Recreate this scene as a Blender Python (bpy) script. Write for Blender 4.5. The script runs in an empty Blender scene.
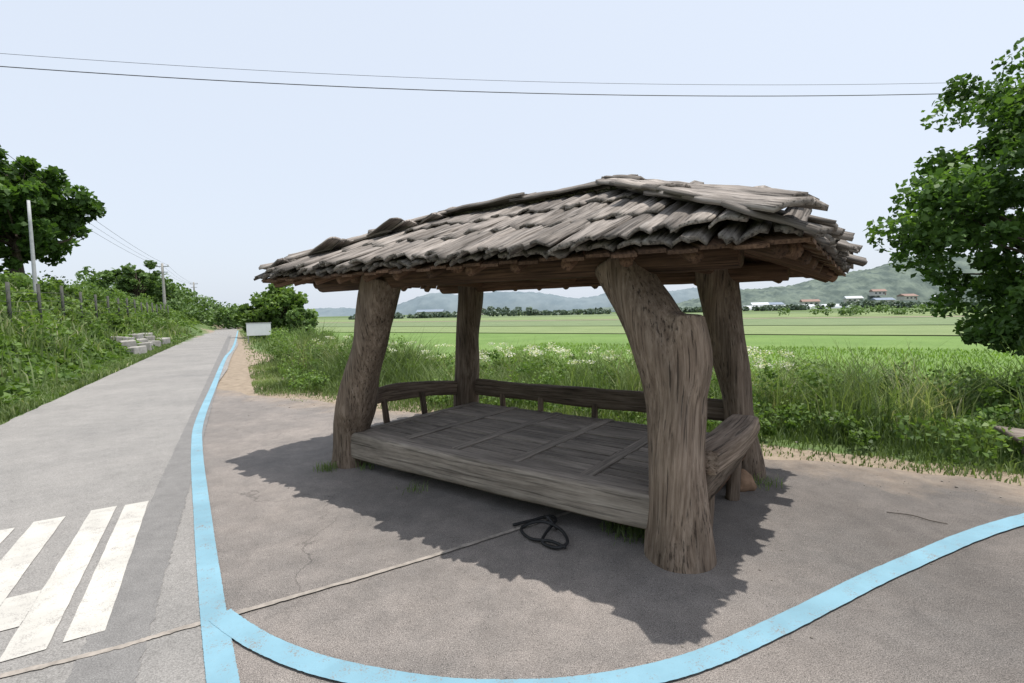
import bpy, math, random
import numpy as np
from mathutils import Vector, Matrix, noise
random.seed(7); rng = np.random.default_rng(7)
scene = bpy.context.scene
D2R = math.radians

# ------------------------------------------------------------------ world / sun / camera
w = bpy.data.worlds.new("World"); scene.world = w; w.use_nodes = True
nt = w.node_tree; bg = nt.nodes['Background']
sky = nt.nodes.new('ShaderNodeTexSky'); sky.sky_type = 'NISHITA'; sky.sun_disc = False
sky.sun_elevation = D2R(75.5); sky.sun_rotation = D2R(101); sky.dust_density = 4.0; sky.air_density = 1.0; sky.ozone_density = 1.0
hz = nt.nodes.new('ShaderNodeMix'); hz.data_type = 'RGBA'; hz.inputs[0].default_value = 0.6
hz.inputs[7].default_value = (11.3, 12.3, 13.8, 1)
nt.links.new(sky.outputs[0], hz.inputs[6]); nt.links.new(hz.outputs[2], bg.inputs[0])
bg.inputs[1].default_value = 0.1
sd = bpy.data.lights.new("sun", 'SUN'); sd.energy = 5.0; sd.angle = D2R(0.5); sd.color = (1, .955, .89)
so = bpy.data.objects.new("sun", sd); scene.collection.objects.link(so)
so.rotation_euler = Vector((-.5, .1, -2.0)).to_track_quat('-Z', 'Y').to_euler()
cd = bpy.data.cameras.new("camera"); cam = bpy.data.objects.new("camera", cd); scene.collection.objects.link(cam)
cd.sensor_width = 36; cd.lens = 16.98; cd.clip_start = .05; cd.clip_end = 9000
cam.matrix_world = Matrix.Translation((0, 0, 1.6)) @ Matrix.Rotation(D2R(90-3.5), 4, 'X') @ Matrix.Rotation(D2R(-1.2), 4, 'Z')
scene.camera = cam
scene.view_settings.view_transform = 'Standard'; scene.view_settings.look = 'None'; scene.view_settings.exposure = 0

# ------------------------------------------------------------------ node helpers
class NT:
    def __init__(s, name):
        s.m = bpy.data.materials.new(name); s.m.use_nodes = True; s.t = s.m.node_tree
        s.b = s.t.nodes['Principled BSDF']; s.b.inputs['Roughness'].default_value = .85
        s.b.inputs['Specular IOR Level'].default_value = .25
    def n(s, typ, **k):
        x = s.t.nodes.new(typ)
        for a, v in k.items(): setattr(x, a, v)
        return x
    def l(s, a, b): s.t.links.new(a, b)
    def pos(s): return s.n('ShaderNodeNewGeometry').outputs['Position']
    def attr(s, nm, vec=False):
        a = s.n('ShaderNodeAttribute'); a.attribute_name = nm
        return a.outputs['Vector'] if vec else a.outputs['Fac']
    def noise(s, vec, scale, detail=6, rough=.6, sc=None):
        if sc:
            mp = s.n('ShaderNodeMapping'); mp.inputs['Scale'].default_value = sc
            s.l(vec, mp.inputs['Vector']); vec = mp.outputs[0]
        x = s.n('ShaderNodeTexNoise'); x.inputs['Scale'].default_value = scale
        x.inputs['Detail'].default_value = detail; x.inputs['Roughness'].default_value = rough
        s.l(vec, x.inputs['Vector']); return x.outputs['Fac']
    def ramp(s, fac, stops):
        r = s.n('ShaderNodeValToRGB'); e = r.color_ramp.elements
        while len(e) < len(stops): e.new(.5)
        for el, (p, c) in zip(e, stops):
            el.position = p
            el.color = (c, c, c, 1) if isinstance(c, (int, float)) else (*c, 1)
        s.l(fac, r.inputs[0]); return r.outputs[0]
    def mix(s, fac, a, b, mode='MIX'):
        x = s.n('ShaderNodeMix'); x.data_type = 'RGBA'; x.blend_type = mode
        if isinstance(fac, (int, float)): x.inputs[0].default_value = fac
        else: s.l(fac, x.inputs[0])
        for i, v in ((6, a), (7, b)):
            if isinstance(v, tuple): x.inputs[i].default_value = (*v, 1)
            else: s.l(v, x.inputs[i])
        return x.outputs[2]
    def math(s, op, a, b=None):
        x = s.n('ShaderNodeMath'); x.operation = op
        for i, v in ((0, a), (1, b)):
            if v is None: continue
            if isinstance(v, (int, float)): x.inputs[i].default_value = v
            else: s.l(v, x.inputs[i])
        return x.outputs[0]
    def bump(s, h, strength=.4, dist=.01):
        b = s.n('ShaderNodeBump'); b.inputs['Strength'].default_value = strength
        b.inputs['Distance'].default_value = dist
        s.l(h, b.inputs['Height']); s.l(b.outputs[0], s.b.inputs['Normal'])
    def col(s, c):
        if isinstance(c, tuple): s.b.inputs['Base Color'].default_value = (*c, 1)
        else: s.l(c, s.b.inputs['Base Color'])

def wood_mat(name, dark, mid, light, bumpd=.006, crack=.5, ckw=.0):
    s = NT(name); g = s.attr('grain', True)
    f = s.noise(g, 1, 8, .7, (46, 46, 2.2))
    f2 = s.noise(g, 1, 5, .62, (6, 6, 1.6))
    c = s.ramp(f, [(.30, dark), (.48, mid), (.70, light)])
    c2 = s.ramp(f2, [(.3, .6), (.7, 1.2)])
    c = s.mix(1, c, c2, 'MULTIPLY')
    ck = s.noise(g, 1, 4, .6, (70, 70, 1.3))
    ckr = s.ramp(ck, [(.37+ckw, 1-crack), (.43+ckw, 1.0)])
    c = s.mix(1, c, ckr, 'MULTIPLY')
    rr = s.ramp(s.attr('rnd'), [(0, .58), (1, 1.25)])
    c = s.mix(1, c, rr, 'MULTIPLY')
    s.col(c)
    h = s.math('ADD', f, s.math('MULTIPLY', ckr, .8))
    s.bump(h, .8, bumpd)
    return s.m
M_post = wood_mat('weathered_log', (.09, .062, .045), (.19, .14, .105), (.32, .25, .197), .004, .65)
M_shing = wood_mat('roof_slab_wood', (.095, .082, .072), (.245, .215, .19), (.42, .38, .345), .006, .65, .01)
M_beam = wood_mat('dark_beam_wood', (.05, .028, .018), (.13, .074, .046), (.23, .14, .09), .004, .5)
M_deck = wood_mat('deck_wood', (.12, .10, .083), (.23, .195, .165), (.345, .30, .255), .002, .45)
M_bark = wood_mat('bark', (.03, .024, .018), (.08, .064, .048), (.15, .125, .1), .01, .5)

def simple(name, c1, c2, scale=20, rough=.85, bump=0, bd=.005):
    s = NT(name); p = s.n('ShaderNodeTexCoord').outputs['Object']
    f = s.noise(p, scale, 8, .65)
    s.col(s.ramp(f, [(.3, c1), (.7, c2)])); s.b.inputs['Roughness'].default_value = rough
    if bump: s.bump(f, bump, bd)
    return s.m

def leaf_mat(name, stops, trans=.38, rough=.5):
    s = NT(name)
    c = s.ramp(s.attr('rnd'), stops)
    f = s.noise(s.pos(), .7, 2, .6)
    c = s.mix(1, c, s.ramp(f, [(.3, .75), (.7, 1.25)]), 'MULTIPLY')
    s.col(c); s.b.inputs['Roughness'].default_value = rough
    tr = s.n('ShaderNodeBsdfTranslucent'); s.l(s.mix(1, c, (1.3, 1.4, .6), 'MULTIPLY'), tr.inputs['Color'])
    ms = s.n('ShaderNodeMixShader'); ms.inputs[0].default_value = trans
    s.l(s.b.outputs[0], ms.inputs[1]); s.l(tr.outputs[0], ms.inputs[2])
    s.l(ms.outputs[0], s.t.nodes['Material Output'].inputs['Surface'])
    return s.m
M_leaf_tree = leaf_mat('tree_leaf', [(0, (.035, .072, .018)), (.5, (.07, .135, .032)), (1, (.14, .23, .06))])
M_leaf_far = leaf_mat('far_tree_leaf', [(0, (.06, .105, .035)), (.5, (.115, .185, .06)), (1, (.17, .255, .09))], .25)
M_leaf_haze = leaf_mat('hazy_distant_leaf', [(0, (.085, .12, .095)), (.5, (.115, .155, .12)), (1, (.16, .20, .15))], .1)  # greyed greens, distance haze painted into the leaf colour
M_vine = leaf_mat('vine_leaf', [(0, (.06, .11, .028)), (.5, (.12, .195, .05)), (1, (.20, .28, .09))])
M_grass = leaf_mat('grass_blade', [(0, (.065, .10, .035)), (.45, (.135, .19, .07)), (.8, (.23, .285, .13)), (1, (.42, .40, .27))], .4)
M_rice = leaf_mat('rice_blade', [(0, (.12, .205, .04)), (1, (.205, .31, .075))], .45)
M_flower = leaf_mat('flower_petal', [(0, (.55, .55, .48)), (1, (.78, .78, .72))])

# ------------------------------------------------------------------ mesh helpers
def link(o, parent=None):
    scene.collection.objects.link(o)
    if parent: o.parent = parent
    return o
def empty(name, loc=(0, 0, 0), rz=0):
    o = bpy.data.objects.new(name, None); o.location = loc; o.rotation_euler = (0, 0, rz); o.empty_display_size = .3
    scene.collection.objects.link(o); return o

class MB:
    def __init__(s): s.V = []; s.F = []; s.G = []; s.R = []; s.n = 0
    def add(s, V, F, G=None, r=None):
        V = np.asarray(V, float); 
        if G is None: G = V
        if r is None: r = random.random()
        s.V.append(V); s.G.append(np.asarray(G, float)); s.R.append(np.full(len(V), r))
        n = s.n; s.F += [tuple(i+n for i in f) for f in F]; s.n += len(V)
    def build(s, name, mat, parent=None, smooth=True):
        V = np.concatenate(s.V); m = bpy.data.meshes.new(name)
        m.from_pydata(V.tolist(), [], s.F)
        a = m.attributes.new('grain', 'FLOAT_VECTOR', 'POINT'); a.data.foreach_set('vector', np.concatenate(s.G).astype(np.float32).ravel())
        a = m.attributes.new('rnd', 'FLOAT', 'POINT'); a.data.foreach_set('value', np.concatenate(s.R).astype(np.float32))
        if smooth: m.polygons.foreach_set('use_smooth', [True]*len(m.polygons))
        m.materials.append(mat); m.update()
        return link(bpy.data.objects.new(name, m), parent)

def catmull(P, m):
    P = np.asarray(P, float); n = len(P)
    if n < 3 and m: 
        t = np.linspace(0, 1, m)[:, None]; return P[0]*(1-t)+P[-1]*t
    Q = np.vstack([2*P[0]-P[1], P, 2*P[-1]-P[-2]]); out = []
    for u in np.linspace(0, n-1-1e-6, m):
        i = int(u); t = u-i; a, b, c, d = Q[i:i+4]
        out.append(.5*((2*b)+(-a+c)*t+(2*a-5*b+4*c-d)*t*t+(-a+3*b-3*c+d)*t**3))
    return np.array(out)

def tube(mb, pts, rad, n=14, rings=20, nz=.07, fz=.02, seed=0, sx=1, sy=1, sq=2.0, r=None, nf=1.6):
    P = catmull(pts, rings); R = catmull(np.array(rad, float)[:, None], rings)[:, 0] if len(rad) > 2 else np.linspace(rad[0], rad[-1], rings)
    T = np.gradient(P, axis=0); T /= np.linalg.norm(T, axis=1)[:, None]
    S = np.concatenate([[0], np.cumsum(np.linalg.norm(np.diff(P, axis=0), axis=1))])
    ref = np.array([0, 0, 1.]) if abs(T[0][2]) < .75 else np.array([1., 0, 0])
    off = np.array([seed*3.71 % 17, seed*1.37 % 13, seed*2.11 % 19])
    V = []; G = []
    for i in range(rings):
        a = np.cross(T[i], ref); a /= np.linalg.norm(a); b = np.cross(a, T[i])
        for k in range(n):
            th = 2*math.pi*k/n; c, s_ = math.cos(th), math.sin(th)
            e = 1.0/((abs(c)**sq+abs(s_)**sq)**(1/sq))
            q = R[i]*e
            if nz: q *= 1+nz*noise.noise(Vector((c*nf+off[0], s_*nf+off[1], S[i]*2.2+off[2])))*2
            if fz: q *= 1+fz*noise.noise(Vector((c*9+off[0], s_*9, S[i]*1.5+off[2])))*2
            V.append(P[i]+a*c*q*sx+b*s_*q*sy); G.append((c*R[i]+off[0], s_*R[i]+off[1], S[i]+off[2]))
    F = []
    for i in range(rings-1):
        for k in range(n):
            k2 = (k+1) % n; F.append((i*n+k, i*n+k2, (i+1)*n+k2, (i+1)*n+k))
    c0 = len(V); V.append(P[0]); G.append((off[0], off[1], off[2])); V.append(P[-1]); G.append((off[0], off[1], off[2]))
    for k in range(n):
        k2 = (k+1) % n; F.append((c0, k2, k)); F.append((c0+1, (rings-1)*n+k, (rings-1)*n+k2))
    mb.add(V, F, G, r)

def slab(mb, o, down, across, L, W, T, curve=.02, rough=.012, nu=5, nv=8, endj=.05, r=None, bow=0.):
    """irregular riven plank. o = centre of the upper end."""
    down = np.array(down, float); down /= np.linalg.norm(down); across = np.array(across, float)
    across -= down*across.dot(down); across /= np.linalg.norm(across)
    nrm = np.cross(across, down)
    if nrm[2] < 0: nrm = -nrm
    off = np.array([random.uniform(0, 50) for _ in range(3)])
    V = []; G = []
    ej = [random.uniform(-endj, endj) for _ in range(nu)]; tw = random.uniform(-.03, .03)*min(1, rough*60)
    for side in (1, 0):
        for j in range(nv):
            v = j/(nv-1)
            for i in range(nu):
                u = i/(nu-1)*2-1
                wv = W*.5*(1+ (rough*6)*noise.noise(Vector((off[0]+math.copysign(5, u), v*L*3+off[1], 0))))
                ll = v*(L+ej[i]) 
                h = curve*(1-u*u)+rough*1.6*noise.noise(Vector((u*1.5+off[0], v*L*3.5+off[1], 1)))+tw*u*v+bow*(4*v*(1-v))
                if side == 0: h -= T*(1-.25*abs(u))
                V.append(np.array(o)+down*ll+across*u*wv+nrm*h); G.append((u*W*.5+off[0], h+off[2], ll+off[1]))
    N = nu*nv; F = []
    for j in range(nv-1):
        for i in range(nu-1):
            a = j*nu+i; F.append((a, a+1, a+nu+1, a+nu)); F.append((a+N, a+nu+N, a+nu+1+N, a+1+N))
        a = j*nu; F.append((a, a+nu, a+nu+N, a+N)); a = j*nu+nu-1; F.append((a, a+N, a+nu+N, a+nu))
    for i in range(nu-1):
        F.append((i, i+N, i+1+N, i+1)); a = (nv-1)*nu+i; F.append((a, a+1, a+1+N, a+N))
    mb.add(V, F, G, r)

def quads(name, V, Q, rnd, mat, parent=None, smooth=False):
    m = bpy.data.meshes.new(name); V = np.asarray(V, np.float32); Q = np.asarray(Q, np.int32)
    m.vertices.add(len(V)); m.vertices.foreach_set('co', V.ravel())
    m.loops.add(Q.size); m.loops.foreach_set('vertex_index', Q.ravel())
    m.polygons.add(len(Q)); m.polygons.foreach_set('loop_start', np.arange(0, Q.size, 4, dtype=np.int32))
    m.polygons.foreach_set('loop_total', np.full(len(Q), 4, np.int32))
    m.update(calc_edges=True)
    if rnd is not None:
        a = m.attributes.new('rnd', 'FLOAT', 'POINT'); a.data.foreach_set('value', np.asarray(rnd, np.float32))
    if smooth: m.polygons.foreach_set('use_smooth', [True]*len(Q))
    m.materials.append(mat)
    return link(bpy.data.objects.new(name, m), parent)

def unit(a): return a/np.maximum(np.linalg.norm(a, axis=1, keepdims=True), 1e-6)
def leaves_arrays(C, size, rnd, up=.5):
    n = len(C); size = np.broadcast_to(size, (n,))[:, None]
    N = unit(rng.normal(size=(n, 3))+np.array([0, 0, up])*2)
    A = unit(np.cross(N, rng.normal(size=(n, 3)))); B = np.cross(N, A)
    l = size*rng.uniform(.75, 1.25, (n, 1)); wd = l*rng.uniform(.32, .45, (n, 1))
    v0 = C-A*l*.5; v2 = C+A*l*.5-N*l*.12; v1 = C-A*l*.08+B*wd+N*l*.08; v3 = C-A*l*.08-B*wd+N*l*.08
    V = np.stack([v0, v1, v2, v3], 1).reshape(-1, 3); Q = np.arange(4*n).reshape(n, 4)
    return V, Q, np.repeat(rnd, 4)
def blades_arrays(B, h, wd, rnd, lean=.35):
    n = len(B); h = h[:, None]; wd = np.broadcast_to(wd, (n,))[:, None]
    th = rng.uniform(0, 2*np.pi, n); S = np.stack([np.cos(th), np.sin(th), np.zeros(n)], 1)
    ph = rng.uniform(0, 2*np.pi, n); L = np.stack([np.cos(ph), np.sin(ph), np.zeros(n)], 1)*rng.uniform(.1, lean, (n, 1))*h
    Z = np.array([0, 0, 1.])
    m = B+Z*h*.6+L*.3; t = B+Z*h*rng.uniform(.8, 1, (n, 1))+L
    V = np.stack([B-S*wd*.5, B+S*wd*.5, m+S*wd*.42, m-S*wd*.42, t+S*wd*.06, t-S*wd*.06], 1).reshape(-1, 3)
    i = np.arange(n)[:, None]*6
    Q = np.concatenate([i+np.array([[0, 1, 2, 3]]), i+np.array([[3, 2, 4, 5]])])
    return V, Q, np.repeat(rnd, 6)
def merge(parts):
    V = []; Q = []; R = []; k = 0
    for v, q, r in parts: V.append(v); Q.append(q+k); R.append(r); k += len(v)
    return np.concatenate(V), np.concatenate(Q), np.concatenate(R)
def sn(x, y, f=1., s=0):
    return (np.sin(x*f*1.3+y*f*.7+s)+np.sin(x*f*-.6+y*f*1.7+s*2.1)+np.sin(x*f*2.3-y*f*1.1+s*.7)*.6+np.sin(x*f*.9+y*f*3.1+s*1.9)*.5)/3.1
def sm(a, b, x): t = np.clip((x-a)/(b-a), 0, 1); return t*t*(3-2*t)

# ------------------------------------------------------------------ site layout functions (metres)
def fp(x, y): return -.869*x-.494*y-3.297      # distance left of the road's left edge
def fq(x, y): return .519*x+.855*y-5.756       # distance beyond the paved apron
def fD(x, y): return np.minimum(.869*x+.494*y, fq(x, y))
def height(x, y):
    p = fp(x, y); D = fD(x, y)
    z = -.03+sm(.3, 4.6, p)*2.75+sm(.5, 3, p)*sn(x, y, .9)*.18
    z = z-.47*sm(.5, 4, D)+sm(.3, 2, D)*(1-sm(4, 6, D))*sn(x, y, 1.3, 3)*.06
    z = np.where((p > -.02) & (p < .3), -.02, z)
    return z
def solve(d1, q):
    A = np.array([[.869, .494], [.519, .855]]); return np.linalg.solve(A, [d1, q+5.756])

# ------------------------------------------------------------------ ground
s = NT('ground_soil'); P = s.pos()
f = s.noise(P, .5, 8, .65); f2 = s.noise(P, 6, 8, .7)
g = s.ramp(f, [(.3, (.06, .10, .03)), (.55, (.105, .155, .05)), (.75, (.18, .195, .085))])
g = s.mix(1, g, s.ramp(f2, [(.3, .7), (.7, 1.2)]), 'MULTIPLY')
d = s.ramp(f2, [(.3, (.18, .14, .10)), (.7, (.33, .27, .205))])
fac = s.ramp(s.math('ADD', s.attr('rnd'), s.math('MULTIPLY', s.math('SUBTRACT', s.noise(P, 2.5, 6, .65), .5), 1.4)), [(.42, 0.0), (.58, 1.0)])
s.col(s.mix(fac, g, d)); s.bump(f2, .6, .03)
n = 340; u = np.linspace(-1, 1, n); ax = 3500*np.sinh(8.3*u)/np.sinh(8.3)
X, Y = np.meshgrid(ax, ax+3); Z = height(X, Y)
V = np.stack([X, Y, Z], 2).reshape(-1, 3); I = np.arange(n*n).reshape(n, n)
Q = np.stack([I[:-1, :-1], I[:-1, 1:], I[1:, 1:], I[1:, :-1]], 2).reshape(-1, 4)
Dv = fD(X, Y); wide = .5+1.0*sm(6, 10, Y)*(1-sm(18, 26, Y))
dirt = (1-sm(wide*.6, wide*1.7, Dv)).ravel()*(fp(X, Y).ravel() < -1)
quads('ground', V, Q, dirt, s.m, smooth=True)

def poly(name, pts, z, mat, rnd=None):
    m = bpy.data.meshes.new(name); m.from_pydata([(p[0], p[1], z) for p in pts], [], [tuple(range(len(pts)))])
    m.materials.append(mat); return link(bpy.data.objects.new(name, m))

# asphalt apron
s = NT('old_asphalt'); P = s.pos()
big = s.noise(P, .55, 8, .7); med = s.noise(P, 5, 8, .78); fine = s.noise(P, 190, 2, .6); fin2 = s.noise(P, 60, 3, .7)
base = s.ramp(big, [(.32, (.13, .122, .116)), (.48, (.185, .168, .156)), (.66, (.25, .222, .202))])
base = s.mix(1, base, s.ramp(med, [(.25, .72), (.75, 1.25)]), 'MULTIPLY')
base = s.mix(1, base, s.ramp(fine, [(.32, .4), (.5, 1.0), (.68, 1.65)]), 'MULTIPLY')
base = s.mix(1, base, s.ramp(fin2, [(.28, .6), (.45, 1.0), (.6, 1.0), (.75, 1.4)]), 'MULTIPLY')
def specks(scale, th, colr, ch, inp):
    vo = s.n('ShaderNodeTexVoronoi'); vo.inputs['Scale'].default_value = scale
    dn = s.n('ShaderNodeTexNoise'); dn.inputs['Scale'].default_value = scale*1.4; s.l(P, dn.inputs['Vector'])
    vm_ = s.n('ShaderNodeVectorMath'); vm_.operation = 'MULTIPLY_ADD'; s.l(dn.outputs['Color'], vm_.inputs[0]); vm_.inputs[1].default_value = (.6/scale,)*3; s.l(P, vm_.inputs[2])
    s.l(vm_.outputs[0], vo.inputs['Vector'])
    sep = s.n('ShaderNodeSeparateColor'); s.l(vo.outputs['Color'], sep.inputs[0])
    nr_ = s.ramp(vo.outputs['Distance'], [(.14, 1.0), (.34, 0.0)])
    return s.mix(s.math('MULTIPLY', nr_, s.ramp(sep.outputs[ch], [(th, 0.0), (th+.06, .6)])), inp, colr)
base = specks(85, .78, (.36, .33, .30), 0, base); base = specks(60, .76, (.06, .056, .053), 1, base)
sx = s.n('ShaderNodeSeparateXYZ'); s.l(P, sx.inputs[0])
right = s.ramp(s.math('ADD', s.math('MULTIPLY', sx.outputs[0], .22), s.math('MULTIPLY', big, .9)), [(.68, 1.0), (1.0, .62)])
base = s.mix(1, base, right, 'MULTIPLY')
vor = s.n('ShaderNodeTexVoronoi'); vor.feature = 'DISTANCE_TO_EDGE'; vor.inputs['Scale'].default_value = .55
nv_ = s.n('ShaderNodeTexNoise'); nv_.inputs['Scale'].default_value = 2.5; nv_.inputs['Detail'].default_value = 6; s.l(P, nv_.inputs['Vector'])
vm = s.n('ShaderNodeVectorMath'); vm.operation = 'MULTIPLY_ADD'; s.l(nv_.outputs['Color'], vm.inputs[0]); vm.inputs[1].default_value = (.7, .7, 0); s.l(P, vm.inputs[2]); s.l(vm.outputs[0], vor.inputs['Vector'])
crk = s.ramp(vor.outputs['Distance'], [(.0, .6), (.005, 1.0)])
crk2 = s.mix(s.ramp(s.noise(P, .8, 3, .5), [(.48, 0.0), (.58, 1.0)]), (1, 1, 1), crk)
base = s.mix(1, base, crk2, 'MULTIPLY')
q = s.n('ShaderNodeVectorMath'); q.operation = 'DOT_PRODUCT'; s.l(P, q.inputs[0]); q.inputs[1].default_value = (.519, .855, 0)
dd = s.math('ADD', s.math('SUBTRACT', q.outputs['Value'], 5.756), s.math('MULTIPLY', s.math('SUBTRACT', s.noise(P, 1.7, 7, .7), .5), 2.2))
dirtc = s.ramp(med, [(.3, (.19, .145, .11)), (.7, (.33, .27, .21))])
base = s.mix(s.ramp(s.math('ADD', dd, .6), [(.0, 0.0), (.9, .9)]), base, dirtc)
s.col(base); s.bump(fine, .6, .005)
M_asph = s.m
A0 = solve(-.7, 0); edge = []
for i in range(161):
    t = i*.25; j = .10*math.sin(t*2.1)+.05*math.sin(t*5.3+1)+random.uniform(-.04, .04)
    edge.append((A0[0]+.855*t+.519*j, A0[1]-.519*t+.855*j))
poly('asphalt_apron', edge+[(27.8, -16), (8.3, -16)], 0.0, M_asph)

# road
s = NT('road_concrete'); P = s.pos()
big = s.noise(P, .6, 7, .68); med = s.noise(P, 5, 8, .75); fine = s.noise(P, 160, 2, .7)
base = s.ramp(big, [(.3, (.20, .194, .186)), (.7, (.285, .272, .258))])
base = s.mix(1, base, s.ramp(med, [(.25, .84), (.75, 1.14)]), 'MULTIPLY')
base = s.mix(1, base, s.ramp(fine, [(.3, .6), (.72, 1.38)]), 'MULTIPLY')
base = specks(70, .8, (.11, .105, .10), 1, base)
s.col(base); s.bump(fine, .4, .003); M_road = s.m
def ribbon_np(pts, wid, z, jit=0., step=.1):
    pts = np.array(pts, float); L = np.linalg.norm(np.diff(pts, axis=0), axis=1).sum(); P2 = catmull(pts, max(8, int(L/step)))
    T = np.gradient(P2, axis=0); T /= np.linalg.norm(T, axis=1)[:, None]; N = np.stack([-T[:, 1], T[:, 0]], 1)
    a = P2+N*(wid/2+rng.normal(0, jit, (len(P2), 1))); b = P2-N*(wid/2+rng.normal(0, jit, (len(P2), 1)))
    V = np.concatenate([np.c_[a, np.full(len(a), z)], np.c_[b, np.full(len(b), z)]]); k = len(a); i = np.arange(k-1)
    return V, np.stack([i, i+k, i+k+1, i+1], 1)
def ribbon(name, pts, wid, z, mat, jit=0., step=.1):
    V, Q = ribbon_np(pts, wid, z, jit, step); return quads(name, V, Q, None, mat)
P0 = np.array([-8.04, 7.47]); R = np.array([-.494, .869]); Nr = np.array([.869, .494])
line1 = [(2.3, -4), (.9, -1.3), (.1, 0), (-.45, .8), (-1.0, 1.6), (-1.398, 2.166), (-1.735, 2.65), (-2.48, 3.74), (-3.86, 5.79), (-4.94, 7.53), (-7.1, 11.4), (-11.5, 19.3), (-16.3, 28.3), (-34, 60)]
rp = catmull(line1[:-1], 260); ts = (rp-P0)@R; ext = np.clip((ts-2)/5, 0, 1)[:, None]*.2
rp = rp+Nr*ext; tt = np.arange(ts[-1]+4, 170, 4.); rp = np.vstack([rp, P0+Nr*3.3+R*tt[:, None]]); ts = np.concatenate([ts, tt])
lp = P0+R*ts[:, None]+Nr*rng.normal(0, .012, (len(ts), 1)); k = len(ts); i = np.arange(k-1)
V = np.concatenate([np.c_[lp, np.full(k, .003)], np.c_[rp, np.full(k, .003)]])
quads('road', V, np.stack([i, i+k, i+k+1, i+1], 1), None, M_road)
s = NT('asphalt_strip_mat'); P = s.pos(); f = s.noise(P, 5, 8, .75); f2 = s.noise(P, 150, 2, .7)
c = s.ramp(f, [(.3, (.145, .141, .138)), (.7, (.215, .209, .203))]); s.col(s.mix(1, c, s.ramp(f2, [(.3, .6), (.7, 1.35)]), 'MULTIPLY')); s.bump(f2, .5, .003)
ribbon('asphalt_strip', [P0+Nr*2.70+R*t for t in (-12, -6, 0, 10, 40)], .27, .006, s.m, .005, .06)
s = NT('joint_mortar'); f = s.noise(s.pos(), 14, 8, .7)
s.col(s.ramp(f, [(.35, (.20, .18, .16)), (.6, (.34, .305, .27))])); s.bump(f, .3, .002)
ribbon('concrete_joint', [(-3.6, 1.55), (-2.15, 2.17), (-1.676, 2.43), (-.7, 3.0), (.187, 3.58), (.45, 3.75)], .034, .009, s.m, .0025, .03)

def paint(name, c, wear=.5, under=(.2, .185, .17)):
    s = NT(name); P = s.pos(); f = s.noise(P, 9, 10, .75); f3 = s.noise(P, 120, 3, .7)
    m_ = s.ramp(s.math('ADD', s.math('MULTIPLY', f, .5), s.math('MULTIPLY', f3, .5)), [(wear-.10, 1.0), (wear-.02, 0.0)])
    cc = s.mix(1, c, s.ramp(s.noise(P, 2.2, 5, .6), [(.3, .82), (.7, 1.1)]), 'MULTIPLY')
    s.col(s.mix(m_, cc, under)); s.b.inputs['Roughness'].default_value = .85; s.bump(f3, .35, .003); return s.m
M_blue = paint('blue_road_paint', (.19, .34, .42), .475); M_white = paint('white_road_paint', (.49, .475, .44), .50, (.27, .255, .24))
ribbon('blue_lane_line', line1[1:], .12, .012, M_blue, .001, .04)
ribbon('blue_lane_line', [(-1.60, 2.50), (-1.43, 2.38), (-1.20, 2.24), (-.858, 2.09), (-.384, 1.97), (.0, 1.94), (.346, 1.965), (.768, 2.07), (1.307, 2.317), (2.33, 2.84), (3.72, 3.44), (6, 4.1), (9, 4.6)], .115, .014, M_blue, .001, .04)
dv = np.array([-.53, .85]); nv = np.array([.85, .53]); VV = []; QQ = []; k = 0
for (n0, n1, d0, d1) in [(-.70, -.535, 3.15, 5.23), (-.925, -.755, 3.13, 5.25), (-1.27, -1.08, 2.4, 5.22), (-1.55, -1.36, 2.6, 5.16), (-1.08, -.925, 3.45, 3.85), (-1.9, -1.7, 2.6, 5.1)]:
    m_ = 24
    for j in range(m_):
        a0 = d0+(d1-d0)*j/m_; a1 = d0+(d1-d0)*(j+1)/m_
        if j == 0: e0 = random.uniform(-.002, .002), random.uniform(-.002, .002)
        e1 = random.uniform(-.002, .002), random.uniform(-.002, .002)
        c = [nv*(n0+e0[0])+dv*a0, nv*(n1+e0[1])+dv*a0, nv*(n1+e1[1])+dv*a1, nv*(n0+e1[0])+dv*a1]; e0 = e1
        VV += [(p[0], p[1], .0085) for p in c]; QQ.append((k, k+1, k+2, k+3)); k += 4
quads('painted_road_lettering', VV, QQ, None, M_white)

# rice fields
def field_mat(name, a, b):
    s = NT(name); P = s.pos(); f = s.noise(P, .25, 6, .65); f2 = s.noise(P, 9, 6, .7)
    c = s.ramp(f, [(.3, a), (.7, b)]); c = s.mix(1, c, s.ramp(f2, [(.3, .75), (.7, 1.2)]), 'MULTIPLY')
    s.col(c); s.bump(f2, .5, .05); return s.m
fm = [field_mat('rice_a', (.10, .175, .037), (.145, .228, .056)), field_mat('rice_b', (.145, .195, .075), (.19, .24, .10)), field_mat('rice_c', (.12, .168, .075), (.165, .21, .10)), field_mat('dry_field', (.24, .23, .15), (.3, .28, .19))]
for (d1, q0, q1, e1, mi) in [(5.5, 5.4, 33, 90, 0), (6, 34.2, 52, 120, 1), (6, 53.5, 85, 200, 2), (6, 87, 93, 220, 3), (6, 95, 150, 260, 1), (6, 153, 240, 300, 2)]:
    a = solve(d1, q0); b = solve(d1, q1); e = np.array([.855, -.519])
    poly('rice_field', [a, a+e*e1, b+e*(e1+40), b], -.42, fm[mi])

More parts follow.
